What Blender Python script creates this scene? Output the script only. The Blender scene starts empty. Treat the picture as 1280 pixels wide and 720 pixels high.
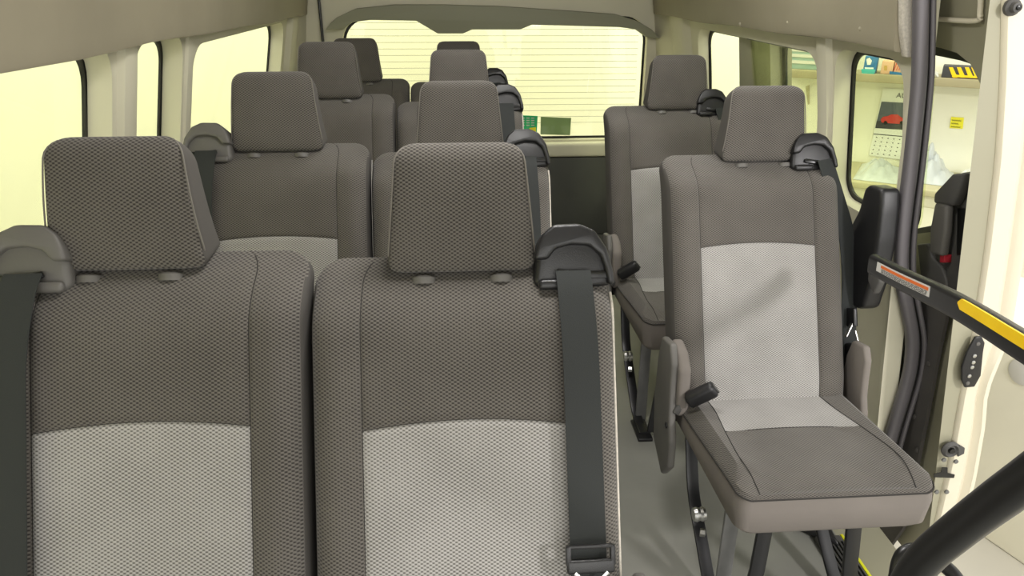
import bpy, bmesh, math, random
from mathutils import Vector, Matrix
from mathutils.geometry import delaunay_2d_cdt
random.seed(4)
S, C_ = math.sin, math.cos
PI = math.pi
COL = bpy.context.scene.collection

# ------------------------------------------------------------------ camera numbers
F = 924.0; PSI = math.radians(3.9); TH = math.radians(22.8); CAM = (0, 0, 1.43)
_R = (C_(PSI), -S(PSI), 0); _W = (S(PSI)*C_(TH), C_(PSI)*C_(TH), -S(TH)); _U = (S(PSI)*S(TH), C_(PSI)*S(TH), C_(TH))
def ray(x, y):
    a = (x-640)/F; b = (360-y)/F
    return [_W[i]+a*_R[i]+b*_U[i] for i in range(3)]
def at(x, y, ax, v):
    r = ray(x, y); i = 'XYZ'.index(ax); t = (v-CAM[i])/r[i]
    return Vector([CAM[k]+t*r[k] for k in range(3)])
def atd(x, y, d):
    r = ray(x, y); return Vector([CAM[k]+d*r[k] for k in range(3)])
def interp(tab, z):
    if z <= tab[0][0]: return tab[0][1]
    for (a, b), (c, d) in zip(tab, tab[1:]):
        if z <= c: return b+(d-b)*(z-a)/(c-a)
    return tab[-1][1]
def surf(x, y, prof):                      # where the sight line meets a side surface X = prof(z)
    r = ray(x, y); lo, hi = .2, 8
    for _ in range(50):
        t = (lo+hi)/2
        if CAM[0]+t*r[0] - prof(CAM[2]+t*r[2]) > 0: hi = t
        else: lo = t
    return Vector([CAM[k]+t*r[k] for k in range(3)])

# ------------------------------------------------------------------ materials
def hexc(r, g, b):
    f = lambda c: ((c/255+.055)/1.055)**2.4 if c > 10 else c/255/12.92
    return (f(r), f(g), f(b), 1)
def mat(name, col, rough=.6, metal=0, noise=0, nscale=8, bump=0, bscale=200, spec=.5, coat=0):
    m = bpy.data.materials.new(name); m.use_nodes = True
    nt = m.node_tree; b = nt.nodes['Principled BSDF']
    b.inputs['Base Color'].default_value = col; b.inputs['Roughness'].default_value = rough
    b.inputs['Metallic'].default_value = metal; b.inputs['Specular IOR Level'].default_value = spec
    b.inputs['Coat Weight'].default_value = coat
    tc = nt.nodes.new('ShaderNodeTexCoord')
    if noise:
        n = nt.nodes.new('ShaderNodeTexNoise'); n.inputs['Scale'].default_value = nscale; n.inputs['Detail'].default_value = 5
        nt.links.new(tc.outputs['Object'], n.inputs['Vector'])
        r = nt.nodes.new('ShaderNodeValToRGB')
        r.color_ramp.elements[0].position = .3; r.color_ramp.elements[1].position = .7
        r.color_ramp.elements[0].color = tuple(c*(1-noise) for c in col[:3])+(1,)
        r.color_ramp.elements[1].color = tuple(min(1, c*(1+noise)) for c in col[:3])+(1,)
        nt.links.new(n.outputs['Fac'], r.inputs['Fac']); nt.links.new(r.outputs['Color'], b.inputs['Base Color'])
    if bump:
        n2 = nt.nodes.new('ShaderNodeTexNoise'); n2.inputs['Scale'].default_value = bscale
        nt.links.new(tc.outputs['Object'], n2.inputs['Vector'])
        bp = nt.nodes.new('ShaderNodeBump'); bp.inputs['Strength'].default_value = bump; bp.inputs['Distance'].default_value = .001
        nt.links.new(n2.outputs['Fac'], bp.inputs['Height']); nt.links.new(bp.outputs['Normal'], b.inputs['Normal'])
    return m
def fabric(name, lo, hi, ax='Z', P=.0086, Q=.0057, gain=1.3, bump=.6):
    """woven seat cloth: staggered little cells, running over the back and the cushion top alike"""
    m = bpy.data.materials.new(name); m.use_nodes = True
    nt = m.node_tree; N = nt.nodes; L = nt.links; b = N['Principled BSDF']
    b.inputs['Roughness'].default_value = .9; b.inputs['Specular IOR Level'].default_value = .25
    b.inputs['Sheen Weight'].default_value = .15
    tc = N.new('ShaderNodeTexCoord'); sp = N.new('ShaderNodeSeparateXYZ'); L.new(tc.outputs['Object'], sp.inputs[0])
    def mth(op, a, c=None):
        n = N.new('ShaderNodeMath'); n.operation = op
        for i, v in enumerate((a, c)):
            if v is None: continue
            if isinstance(v, (int, float)): n.inputs[i].default_value = v
            else: L.new(v, n.inputs[i])
        return n.outputs[0]
    sx = mth('SINE', mth('MULTIPLY', sp.outputs['X'], 2*PI/P))
    sz = mth('SINE', mth('MULTIPLY', sp.outputs['Z'] if ax == 'Z' else mth('ADD', sp.outputs['Y'], sp.outputs['Z']), 2*PI/Q))
    v = mth('ADD', mth('MULTIPLY', mth('MULTIPLY', sx, sz), gain*.5), .55)
    nz = N.new('ShaderNodeTexNoise'); nz.inputs['Scale'].default_value = 9; nz.inputs['Detail'].default_value = 4
    L.new(tc.outputs['Object'], nz.inputs['Vector'])
    v2 = mth('ADD', v, mth('MULTIPLY', mth('SUBTRACT', nz.outputs['Fac'], .5), .5))
    r = N.new('ShaderNodeValToRGB'); r.color_ramp.elements[0].position = .1; r.color_ramp.elements[1].position = .8
    r.color_ramp.elements[0].color = lo; r.color_ramp.elements[1].color = hi
    L.new(v2, r.inputs['Fac']); L.new(r.outputs['Color'], b.inputs['Base Color'])
    bp = N.new('ShaderNodeBump'); bp.inputs['Strength'].default_value = bump; bp.inputs['Distance'].default_value = .0008
    L.new(v, bp.inputs['Height']); L.new(bp.outputs['Normal'], b.inputs['Normal'])
    return m
def glass(name, tint, gloss=.04):
    m = bpy.data.materials.new(name); m.use_nodes = True
    nt = m.node_tree; nt.nodes.remove(nt.nodes['Principled BSDF']); o = nt.nodes['Material Output']
    t = nt.nodes.new('ShaderNodeBsdfTransparent'); t.inputs['Color'].default_value = tint
    g = nt.nodes.new('ShaderNodeBsdfGlossy'); g.inputs['Roughness'].default_value = .02
    mx = nt.nodes.new('ShaderNodeMixShader'); mx.inputs[0].default_value = gloss
    nt.links.new(t.outputs[0], mx.inputs[1]); nt.links.new(g.outputs[0], mx.inputs[2]); nt.links.new(mx.outputs[0], o.inputs['Surface'])
    return m
def emis(name, col, s):
    m = bpy.data.materials.new(name); m.use_nodes = True
    b = m.node_tree.nodes['Principled BSDF']; b.inputs['Emission Color'].default_value = col; b.inputs['Emission Strength'].default_value = s
    return m

M = dict(
    dark=fabric('charcoal_cloth', hexc(48, 45, 42), hexc(102, 98, 92)),
    light=fabric('silver_cloth', hexc(94, 92, 88), hexc(164, 162, 158)),
    darkc=fabric('charcoal_cushion_cloth', hexc(48, 45, 42), hexc(102, 98, 92), 'Y'),
    lightc=fabric('silver_cushion_cloth', hexc(94, 92, 88), hexc(164, 162, 158), 'Y'),
    side=mat('smooth_side_cloth', hexc(72, 69, 65), .9, bump=.2, bscale=500),
    skirt=mat('smooth_seat_cloth', hexc(112, 106, 100), .85, bump=.2, bscale=600, noise=.05),
    thread=mat('seam_thread', hexc(42, 40, 37), .9),
    piping=mat('pale_seam', hexc(104, 100, 93), .8),
    black=mat('black_plastic', hexc(27, 27, 28), .38, bump=.35, bscale=700, noise=.08),
    matte=mat('dark_matte_plastic', hexc(74, 73, 71), .6, bump=.3, bscale=500),
    grey=mat('grey_plastic', hexc(92, 90, 86), .55, bump=.2, bscale=400),
    belt=mat('belt_webbing', hexc(37, 40, 39), .85, bump=.5, bscale=900),
    metal=mat('bright_metal', hexc(190, 190, 186), .3, 1),
    dmetal=mat('black_painted_metal', hexc(22, 22, 23), .35, noise=.1),
    gmetal=mat('grey_painted_metal', hexc(112, 112, 110), .4, .3, noise=.08, nscale=30),
    beige=mat('beige_trim', hexc(204, 200, 178), .62, noise=.04, nscale=3),
    liner=mat('grimy_beige_liner', hexc(150, 143, 122), .7, noise=.10, nscale=2.5, bump=.1, bscale=90),
    brow=mat('grey_brow_trim', hexc(138, 138, 118), .65),
    cloth=mat('headliner_cloth', hexc(190, 184, 172), .95, bump=1, bscale=350, noise=.15, nscale=160),
    rubber=mat('rubber_seal', hexc(96, 93, 96), .42, bump=.2, bscale=300),
    frit=mat('black_glass_edge', hexc(16, 17, 16), .3),
    paint=mat('cream_body_paint', hexc(214, 207, 186), .35, coat=.3, noise=.02, nscale=4),
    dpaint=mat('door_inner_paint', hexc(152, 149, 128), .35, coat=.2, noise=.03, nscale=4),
    floor=mat('grey_vinyl_floor', hexc(128, 128, 121), .33, noise=.13, nscale=3.2, bump=.15, bscale=60),
    carpet=mat('dark_board', hexc(76, 73, 70), .85, noise=.1, nscale=14, bump=.3, bscale=200),
    rear=mat('dark_rear_panel', hexc(72, 73, 68), .7, noise=.08, nscale=6),
    gl=glass('side_glass', (.95, .98, .84, 1)),
    glr=glass('rear_glass', (.97, .99, .86, 1)),
    gld=glass('door_glass', (.95, .97, .90, 1), .03),
    wall=mat('workshop_wall', hexc(244, 242, 228), .8, noise=.02, nscale=1),
    wallg=mat('workshop_post', hexc(176, 174, 150), .8),
    gfloor=mat('concrete', hexc(196, 192, 180), .55, noise=.06, nscale=2),
    cab=mat('white_cabinet', hexc(236, 232, 214), .5, noise=.03, nscale=3),
    bench=mat('bench_top', hexc(190, 182, 150), .6, noise=.05, nscale=6),
    shelf=mat('shelf_board', hexc(160, 150, 122), .7),
    paper=mat('paper', hexc(240, 240, 236), .8),
    bag=mat('plastic_bag', hexc(196, 200, 204), .3, noise=.06, nscale=10),
    pic=mat('picture_sky', hexc(88, 94, 108), .6, noise=.15, nscale=6),
    red=mat('red_print', hexc(205, 55, 50), .6),
    redt=mat('red_tab', hexc(165, 30, 45), .5),
    ink=mat('ink', hexc(60, 60, 66), .7),
    note=mat('yellow_note', hexc(246, 236, 50), .7),
    yellow=mat('safety_yellow', hexc(255, 208, 0), .45, noise=.06, nscale=20),
    ystrip=mat('yellow_step_line', hexc(225, 225, 40), .5),
    orange=mat('orange_print', hexc(225, 110, 40), .6),
    label=mat('label_white', hexc(205, 203, 198), .6),
    blue=mat('blue_box', hexc(30, 110, 170), .6), teal=mat('teal', hexc(60, 170, 170), .6),
    pink=mat('pink_box', hexc(225, 180, 150), .7), green=mat('green_sticker', hexc(50, 196, 140), .6),
    dgreen=mat('dull_green_plate', hexc(140, 164, 124), .6), tan=mat('tan', hexc(196, 160, 92), .7),
    line=mat('heater_line', hexc(150, 148, 118), .6),
    rack=mat('pale_blue_rack', hexc(150, 176, 172), .5), greytub=mat('grey_tub', hexc(96, 98, 96), .6),
)

# ------------------------------------------------------------------ mesh helpers
def link(name, bm, m, parent=None, smooth=True, mats=None, **props):
    bmesh.ops.remove_doubles(bm, verts=bm.verts, dist=1e-6)
    bmesh.ops.recalc_face_normals(bm, faces=bm.faces)
    me = bpy.data.meshes.new(name); bm.to_mesh(me); bm.free()
    for mm in (mats or [m]): me.materials.append(mm)
    for p in me.polygons: p.use_smooth = smooth
    o = bpy.data.objects.new(name, me); COL.objects.link(o)
    if smooth:
        try: me.set_sharp_from_angle(angle=math.radians(38))
        except Exception: pass
    if parent: o.parent = parent
    for k, v in props.items(): o[k] = v
    return o
def empty(name, loc, **props):
    o = bpy.data.objects.new(name, None); COL.objects.link(o); o.location = loc; o.empty_display_size = .05
    for k, v in props.items(): o[k] = v
    return o
def loft(rings, bm=None, closed=True, cap=True):
    bm = bm or bmesh.new()
    vs = [[bm.verts.new(p) for p in r] for r in rings]
    n = len(rings[0])
    for a, b in zip(vs, vs[1:]):
        for i in range(n if closed else n-1):
            j = (i+1) % n
            bm.faces.new((a[i], a[j], b[j], b[i]))
    if cap and closed:
        bm.faces.new(vs[0][::-1]); bm.faces.new(vs[-1])
    return bm
def smoothline(pts, n=8):
    pts = [Vector(p) for p in pts]; out = []
    for i in range(len(pts)-1):
        p0 = pts[max(i-1, 0)]; p1 = pts[i]; p2 = pts[i+1]; p3 = pts[min(i+2, len(pts)-1)]
        for k in range(n):
            t = k/n
            out.append(.5*((2*p1)+(-p0+p2)*t+(2*p0-5*p1+4*p2-p3)*t*t+(-p0+3*p1-3*p2+p3)*t**3))
    out.append(pts[-1]); return out
def sweep(path, prof, bm=None, up=Vector((0, 0, 1)), closed=True, cap=True, scale=None):
    """prof: 2D points (side, up) carried along a path"""
    path = [Vector(p) for p in path]; rings = []
    for i, p in enumerate(path):
        t = (path[min(i+1, len(path)-1)]-path[max(i-1, 0)]).normalized()
        s = t.cross(up)
        if s.length < 1e-4: s = Vector((1, 0, 0))
        s.normalize(); u = s.cross(t).normalized(); k = scale(i/(len(path)-1)) if scale else 1
        rings.append([p+s*a*k+u*b*k for a, b in prof])
    return loft(rings, bm, closed, cap)
def circ(r, n=12, ry=None):
    return [(r*C_(2*PI*i/n), (ry or r)*S(2*PI*i/n)) for i in range(n)]
def rrect(w, h, r, n=4):
    out = []
    for cx, cy, a0 in ((w/2-r, h/2-r, 0), (-w/2+r, h/2-r, 90), (-w/2+r, -h/2+r, 180), (w/2-r, -h/2+r, 270)):
        for k in range(n+1):
            a = math.radians(a0+90*k/n); out.append((cx+r*C_(a), cy+r*S(a)))
    return out
def tube(path, r, bm=None, n=12, up=Vector((0, 0, 1)), scale=None): return sweep(path, circ(r, n), bm, up, scale=scale)
def box(c, s, r=0, seg=3, bm=None, rot=None):
    t = bmesh.new(); bmesh.ops.create_cube(t, size=1)
    bmesh.ops.scale(t, vec=s, verts=t.verts)
    if r: bmesh.ops.bevel(t, geom=t.edges[:], offset=r, segments=seg, affect='EDGES', profile=.5)
    mx = Matrix.Translation(c) @ (rot or Matrix.Identity(4)); bmesh.ops.transform(t, matrix=mx, verts=t.verts)
    if bm is None: return t
    me = bpy.data.meshes.new('t'); t.to_mesh(me); t.free(); bm.from_mesh(me); bpy.data.meshes.remove(me); return bm
def prism(pts, off, r=0, seg=3, bm=None):
    """closed outline of 3D points given a thickness vector, edges rounded"""
    t = bmesh.new(); off = Vector(off)
    a = [t.verts.new(p) for p in pts]; b = [t.verts.new(Vector(p)+off) for p in pts]
    t.faces.new(a); t.faces.new(b[::-1])
    for i in range(len(a)):
        j = (i+1) % len(a); t.faces.new((a[i], b[i], b[j], a[j]))
    bmesh.ops.recalc_face_normals(t, faces=t.faces)
    if r: bmesh.ops.bevel(t, geom=t.edges[:], offset=r, segments=seg, affect='EDGES', profile=.5, clamp_overlap=True)
    if bm is None: return t
    me = bpy.data.meshes.new('t'); t.to_mesh(me); t.free(); bm.from_mesh(me); bpy.data.meshes.remove(me); return bm
def lathe(c, axis, prof, bm=None, n=20):
    axis = Vector(axis).normalized(); s = axis.orthogonal().normalized(); u = axis.cross(s); c = Vector(c)
    return loft([[c+axis*h+(s*C_(2*PI*i/n)+u*S(2*PI*i/n))*max(r, 1e-4) for i in range(n)] for h, r in prof], bm)
def inpoly(p, poly):
    x, y = p; c = False
    for i in range(len(poly)):
        x1, y1 = poly[i]; x2, y2 = poly[i-1]
        if (y1 > y) != (y2 > y) and x < (x2-x1)*(y-y1)/(y2-y1)+x1: c = not c
    return c
def rhole(u0, u1, v0, v1, r, n=6): 
    r = min(r, (u1-u0)/2.02, (v1-v0)/2.02)
    return [((u0+u1)/2+x, (v0+v1)/2+y) for x, y in rrect(u1-u0, v1-v0, r, n)]
def tri(outline, holes=(), lines=(), pts=()):
    V = []; Ed = []
    for poly in [outline, *holes]:
        b = len(V); V += [Vector(p) for p in poly]; Ed += [(b+i, b+(i+1) % len(poly)) for i in range(len(poly))]
    for ln in lines:
        b = len(V); V += [Vector(p) for p in ln]; Ed += [(b+i, b+i+1) for i in range(len(ln)-1)]
    V += [Vector(p) for p in pts]
    vo, eo, fo, *_ = delaunay_2d_cdt(V, Ed, [], 0, 1e-5)
    T = []
    for f in fo:
        c = sum((vo[i] for i in f), Vector((0, 0)))/len(f)
        if inpoly(c, outline) and not any(inpoly(c, h) for h in holes): T.append(tuple(f))
    return vo, T
def plate(outline, fmap, th, holes=(), du=.2, dv=.08, lines=()):
    """sheet with holes and real thickness; fmap(u, v, w) -> point"""
    us = [p[0] for p in outline]; vs = [p[1] for p in outline]; pts = []
    if dv:
        u = min(us)+du/2
        while u < max(us):
            v = min(vs)+dv/2
            while v < max(vs):
                if inpoly((u, v), outline) and not any(inpoly((u, v), h) for h in holes): pts.append((u, v))
                v += dv
            u += du
    vo, T = tri(outline, holes, lines, pts)
    bm = bmesh.new()
    a = [bm.verts.new(fmap(p.x, p.y, 0)) for p in vo]; b = [bm.verts.new(fmap(p.x, p.y, th)) for p in vo]
    cnt = {}
    for t in T:
        bm.faces.new([a[i] for i in t]); bm.faces.new([b[i] for i in t][::-1])
        for i in range(3):
            e = (t[i], t[(i+1) % 3]); cnt[frozenset(e)] = cnt.get(frozenset(e), [])+[e]
    for es in cnt.values():
        if len(es) == 1:
            i, j = es[0]; bm.faces.new((a[j], a[i], b[i], b[j]))
    for v in [v for v in bm.verts if not v.link_faces]: bm.verts.remove(v)
    return bm
def copy_tree(o, parent=None):
    c = o.copy(); COL.objects.link(c); c.parent = parent
    for ch in list(o.children): copy_tree(ch, c)
    return c
def text(body, size, m, mx, parent, name='lettering', ext=.0004, align='LEFT'):
    cu = bpy.data.curves.new(name, 'FONT'); cu.body = body; cu.size = size; cu.extrude = ext; cu.align_x = align
    o = bpy.data.objects.new(name, cu); COL.objects.link(o); cu.materials.append(m)
    dg = bpy.context.evaluated_depsgraph_get(); me = bpy.data.meshes.new_from_object(o.evaluated_get(dg))
    bpy.data.objects.remove(o); o = bpy.data.objects.new(name, me); COL.objects.link(o)
    o.matrix_world = mx; o.parent = parent
    if parent: o.matrix_parent_inverse = Matrix.Translation(parent.location).inverted() if parent.type == 'EMPTY' and parent.rotation_euler.z == 0 else Matrix.Identity(4)
    return o
def st(name, bm, m, smooth=True, parent=None): 
    o = link(name, bm, m, parent, smooth)
    if parent is None: o['kind'] = 'structure'
    return o

# ------------------------------------------------------------------ passenger seats
REC = math.radians(24); HW = .230; SX = .153; SZ = .404
def backrest_ring(z):
    top = .655; a = HW; r = .045
    if z < .05: a = HW-.004*(.05-z)/.05
    if z > top-r:
        q = (z-(top-r))/r; a = HW-r*(1-math.sqrt(max(0, 1-q*q)))*1.0
    yf, yb = -.05, .06
    yb = .075
    if z > .54: yf += .100*((z-.54)/(top-.54))**1.6
    if z > .62: yb -= .018*((z-.62)/(top-.62))**2
    a0 = a; ym = (yf+yb)/2; b = (yb-yf)/2; n = 5
    cols = [-.975, -.93, -.86, -.78, -.70]; s0 = SX/HW
    cols += [-s0-.028, -s0-.012, -s0, -s0+.012, -s0+.028]; k = 22
    cols += [-s0+.028+(2*s0-.056)*i/k for i in range(1, k)]
    cols += [s0-.028, s0-.012, s0, s0+.012, s0+.028, .70, .78, .86, .93, .975]
    pts = []
    for s in cols:
        x = s*a; y = ym-b*(1-abs(s)**n)**(1/n); X = abs(s)*HW
        bol = .016*math.exp(-((X-.196)/.03)**2) - .006*math.exp(-(X/.10)**2)
        gr = .0045*math.exp(-((X-SX)/.0035)**2)
        if X < SX+.001: gr = max(gr, .0045*math.exp(-((z-SZ)/.0035)**2))
        fade = max(0, min(1, (.62-z)/.06))
        arc = .011*min(1, (X/SX)**2)*max(0, min(1, (HW-X)/(HW-SX)))*math.exp(-((z-SZ)/.07)**2)
        pts.append((x, y-bol*fade+gr*max(.25, fade), z-arc))
    ye = b*(1-.975**n)**(1/n)
    for i in range(1, 12):
        y = -ye+2*ye*i/12; x = a*(1-abs(y/b)**n)**(1/n); pts.append((x, ym+y, z))
    for i in range(0, 11): 
        s = .975-1.95*i/10; pts.append((a*s, ym+b*(1-abs(s)**n)**(1/n), z))
    for i in range(1, 12):
        y = ye-2*ye*i/12; x = -a*(1-abs(y/b)**n)**(1/n); pts.append((x, ym+y, z))
    return pts, cols
def zlevels():
    z = [-.06+.02*i for i in range(0, 22)]                     # to .38
    z += [SZ-.013, SZ-.007, SZ-.0035, SZ, SZ+.0035, SZ+.007, SZ+.014, .43, .45, .47, .49, .51, .53, .55, .565, .58, .59, .60, .61, .62, .628, .635, .641, .646, .650, .653, .6548]
    return [q for q in z if q <= .6549]
def build_backrest(parent):
    zs = zlevels(); rings = []; cols = None
    for z in zs:
        p, cols = backrest_ring(z); rings.append(p)
    main = bmesh.new(); ins = bmesh.new(); s0 = SX/HW
    for tgt in (main, ins):
        V = [[None]*len(rings[0]) for _ in rings]
        def g(i, j):
            if V[i][j] is None: V[i][j] = tgt.verts.new(rings[i][j])
            return V[i][j]
        n = len(rings[0])
        for i in range(len(rings)-1):
            for j in range(n):
                k = (j+1) % n
                isin = j+1 < len(cols) and abs((cols[j]+cols[j+1])/2) < s0 and (zs[i]+zs[i+1])/2 < SZ
                if isin == (tgt is ins): tgt.faces.new((g(i, j), g(i, k), g(i+1, k), g(i+1, j)))
        if tgt is main:
            tgt.faces.new([g(0, j) for j in range(n)][::-1]); tgt.faces.new([g(len(rings)-1, j) for j in range(n)])
    b = side_cloth(link('backrest', main, M['dark'], parent), .80)
    i_ = link('insert_panel', ins, M['light'], b, label='light silver-grey cloth panel')
    sm = bmesh.new()
    for s in (-1, 1):
        pts = []
        for z in zs:
            if z > .648: continue
            p, cl = backrest_ring(z); q = p[[k for k, c in enumerate(cl) if abs(c-s*s0) < 1e-6][0]]; pts.append((q[0], q[1]+.0006, q[2]))
        tube(pts, .0012, sm, 6, up=Vector((0, 1, 0)))
    p, cl = backrest_ring(SZ); pts = [(q[0], q[1]+.0006, q[2]) for q, c in zip(p, cl) if abs(c) < s0+1e-6]
    tube(pts, .0012, sm, 6)
    link('seam', sm, M['thread'], b)
    return b
def side_cloth(o, lim):
    o.data.materials.append(M['side'])
    for p in o.data.polygons:
        if abs(p.normal.x) > lim or p.normal.y > .5: p.material_index = 1
    return o
def build_headrest(parent, dx=0):
    """a wedge: deep at its foot, thin at its crown"""
    H = .199; rings = []; z0 = .622
    N = 26
    for i in range(N+1):
        t = i/N; t = .5-.5*math.cos(PI*t); z = z0+H*t
        a = .117-.020*t
        yf = -.004-.056*t+.008*t**4; yb = .082-.078*t
        rt = .034; rb = .022; e = 0; ez = 0
        if H*(1-t) < rt: q = 1-H*(1-t)/rt; e = rt*(1-math.sqrt(max(0, 1-q*q)))
        if H*t < rb: q = 1-H*t/rb; e = rb*(1-math.sqrt(max(0, 1-q*q)))
        a -= e; yf += e*.75; yb -= e*.75
        ring = []; n = 9; ym = (yf+yb)/2; b = (yb-yf)/2
        for k in range(80):
            an = 2*PI*k/80; c, s = C_(an), S(an)
            x = a*math.copysign(abs(c)**(2/n), c); y = b*math.copysign(abs(s)**(2/n), s)
            if y < 0: y -= .006*(1-(x/a)**2)*(1-(2*t-1)**2)
            ring.append((x, ym+y, z+.55*max(0, ym+y)*(1-t)**2))
        rings.append(ring)
    rings = [[(x+dx, y, z) for x, y, z in r] for r in rings]
    h = side_cloth(link('headrest', loft(rings), M['dark'], parent), .72)
    # seam that outlines the front face
    sm = bmesh.new(); pts = []
    for s in (-1, 1):
        seg = []
        for i in range(3, N-2):
            r = rings[i]; a = max(p[0] for p in r)-dx; yf = min(p[1] for p in r); z = r[0][2]
            seg.append((dx+s*(a-.0022), yf+.006, z))
        link('piping', tube(seg, .0015, None, 6, up=Vector((0, 1, 0))), M['piping'], h)
    for s in (-1, 1):
        link('guide_bush', lathe((dx+s*.060, .008, .609), (0, 0, 1), [(0, .004), (.0, .020), (.010, .019), (.013, .014), (.013, .001)]), M['grey'], h)
        link('post', tube([(dx+s*.062, .035, .60), (dx+s*.062, .03, .68)], .006), M['metal'], h)
    return h
def housing(parent, s, mt):
    """moulded cover on the seat shoulder the belt runs out of"""
    X = lambda x: s*(x-.008)
    out = [(.116, .604), (.122, .645), (.131, .678), (.148, .692), (.188, .693), (.212, .682), (.230, .654), (.238, .620), (.240, .600), (.19, .594), (.13, .592)]
    body = prism([(X(x), -.022, z) for x, z in out], (0, .085, 0), .012, 4)
    h = link('belt_housing', body, M[mt], parent, label='moulded plastic belt housing')
    # raised brow above the recess and lip under the slot
    hood = [(.117, .640), (.122, .66), (.131, .679), (.148, .693), (.188, .694), (.212, .683), (.230, .655), (.2385, .620), (.2405, .600), (.229, .600), (.226, .622), (.219, .645), (.202, .660), (.175, .662), (.150, .656), (.138, .640)]
    link('hood', prism([(X(x), -.034, z) for x, z in hood], (0, .05, 0), .006, 3), M[mt], h)
    link('lip', box((X(.148), -.026, .602), (.05, .014, .016), .006), M[mt], h)
    link('slot', prism([(X(.150), -.024, .618), (X(.154), -.024, .626), (X(.180), -.024, .621), (X(.232), -.024, .621), (X(.234), -.024, .609), (X(.178), -.024, .611), (X(.156), -.024, .614)], (0, -.005, 0), .0015, 2), M['frit'], h)
    return h
def strap(parent, pts, w=.053, side=Vector((1, 0, 0)), name='seat_belt'):
    pts = smoothline(pts, 6); bm = bmesh.new(); r1 = []
    for i, p in enumerate(pts):
        t = (pts[min(i+1, len(pts)-1)]-pts[max(i-1, 0)]).normalized(); sd = (side-t*side.dot(t)).normalized(); nn = sd.cross(t)
        r1.append([p-sd*w/2-nn*.0009, p+sd*w/2-nn*.0009, p+sd*w/2+nn*.0009, p-sd*w/2+nn*.0009])
    return link(name, loft(r1, bm), M['belt'], parent)
# cushion -------------------------------------------------------------
def cush_top(x, y):
    """height of the cushion top: y from +.03 (at the back) to -.46 (front)"""
    h = .012+.036*min(1, max(0, (-y)/.40))
    h += .016*math.exp(-((abs(x)-.195)/.04)**2)*min(1, max(0, (-y-.02)/.08))
    if y < -.36: h -= .026*((-y-.36)/.10)**2
    e = abs(x)-.195
    if e > 0: h -= .025*(e/.045)**2
    return h
def cush_out(n=8):
    p = [(.226, .035)]; 
    for k in range(n+1):
        a = math.radians(90*k/n); p.append((.226-.030*(1-C_(a)), -.422-.035*S(a)))
    p = [(x*(1-.055*max(0, -y)/.46), y) for x, y in p]
    p = p + [(-x, y) for x, y in p[::-1]]
    return p
def build_cushion(parent, insert=True):
    out = cush_out(); 
    inner = [(x*.985, y if y > 0 else y*.992) for x, y in out]
    fr = lambda s: [(s*.150, .03), (s*.150, -.05), (s*.152, -.12), (s*.165, -.222), (s*.176, -.34), (s*.172, -.41), (s*.168, -.449)]
    cross = [(-.1650, -.222), (-.10, -.205), (0, -.200), (.10, -.205), (.1650, -.222)]
    pts = [(x*.024, y*.024) for x in range(-9, 10) for y in range(-19, 2) if inpoly((x*.024, y*.024), [(a*.94, b*.97) for a, b in inner])]
    vo, T = tri(inner, (), [fr(-1), fr(1), cross], pts)
    iz = [(-.150, .04), (.150, .04), (.150, -.05), (.152, -.12), (.165, -.222), (.1, -.205), (0, -.200), (-.1, -.205), (-.165, -.222), (-.152, -.12), (-.150, -.05)]
    tb, ib = bmesh.new(), bmesh.new()
    for tgt in (tb, ib):
        vm = {}
        for t in T:
            c = (sum(vo[i].x for i in t)/3, sum(vo[i].y for i in t)/3)
            if inpoly(c, iz) == (tgt is ib):
                for i in t:
                    if i not in vm: vm[i] = tgt.verts.new((vo[i].x, vo[i].y, cush_top(vo[i].x, vo[i].y)))
                tgt.faces.new([vm[i] for i in t])
    # rim from the top edge over to the skirt
    n = len(out)
    r1 = [(x, y, cush_top(x, y)) for x, y in inner]; r2 = [(x, y, cush_top(x, y)-.007) for x, y in out]
    loft([r2, r1], tb, cap=False)
    cu = link('cushion', tb, M['darkc'], parent)
    link('insert_panel', ib, M['lightc'], cu, label='light silver-grey cloth panel')
    sb = bmesh.new()
    tz = lambda x, y: cush_top(x, y)-.007
    k1 = [(x, y, tz(x, y)) for x, y in out]; k2 = [(x*1.012, y*1.012 if y < 0 else y, tz(x, y)-.03) for x, y in out]
    k3 = [(x*.985, y*1.008 if y < 0 else y, -.054-.006*C_(x*16)) for x, y in out]; k4 = [(x*.92, y*.975, -.072-.006*C_(x*16)) for x, y in out]
    k5 = [(x*.8, y*.85, -.074) for x, y in out]
    loft([k5, k4, k3, k2, k1], sb, cap=False); sb.faces.new([v for v in sb.verts if abs(v.co.z+.08) < 1e-6 and abs(v.co.x) <= .178])if False else None
    bt = bmesh.new()
    link('skirt', sb, M['skirt'], cu, label='smooth grey-brown cloth skirt')
    link('underframe', box((0, -.2, -.074), (.34, .36, .02), .005), M['dmetal'], parent)
    sm = bmesh.new()
    for ln in (fr(-1), fr(1), cross):
        ln2 = smoothline([(x, y, cush_top(x, y)+.0002) for x, y in ln], 5); tube([(p.x, p.y, cush_top(p.x, p.y)+.0002) for p in ln2], .0012, sm, 6)
    tube([(x*1.006, y*1.006 if y < 0 else y, tz(x, y)-.001) for x, y in out], .0018, sm, 6)
    link('seam', sm, M['thread'], cu)
    return cu

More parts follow.
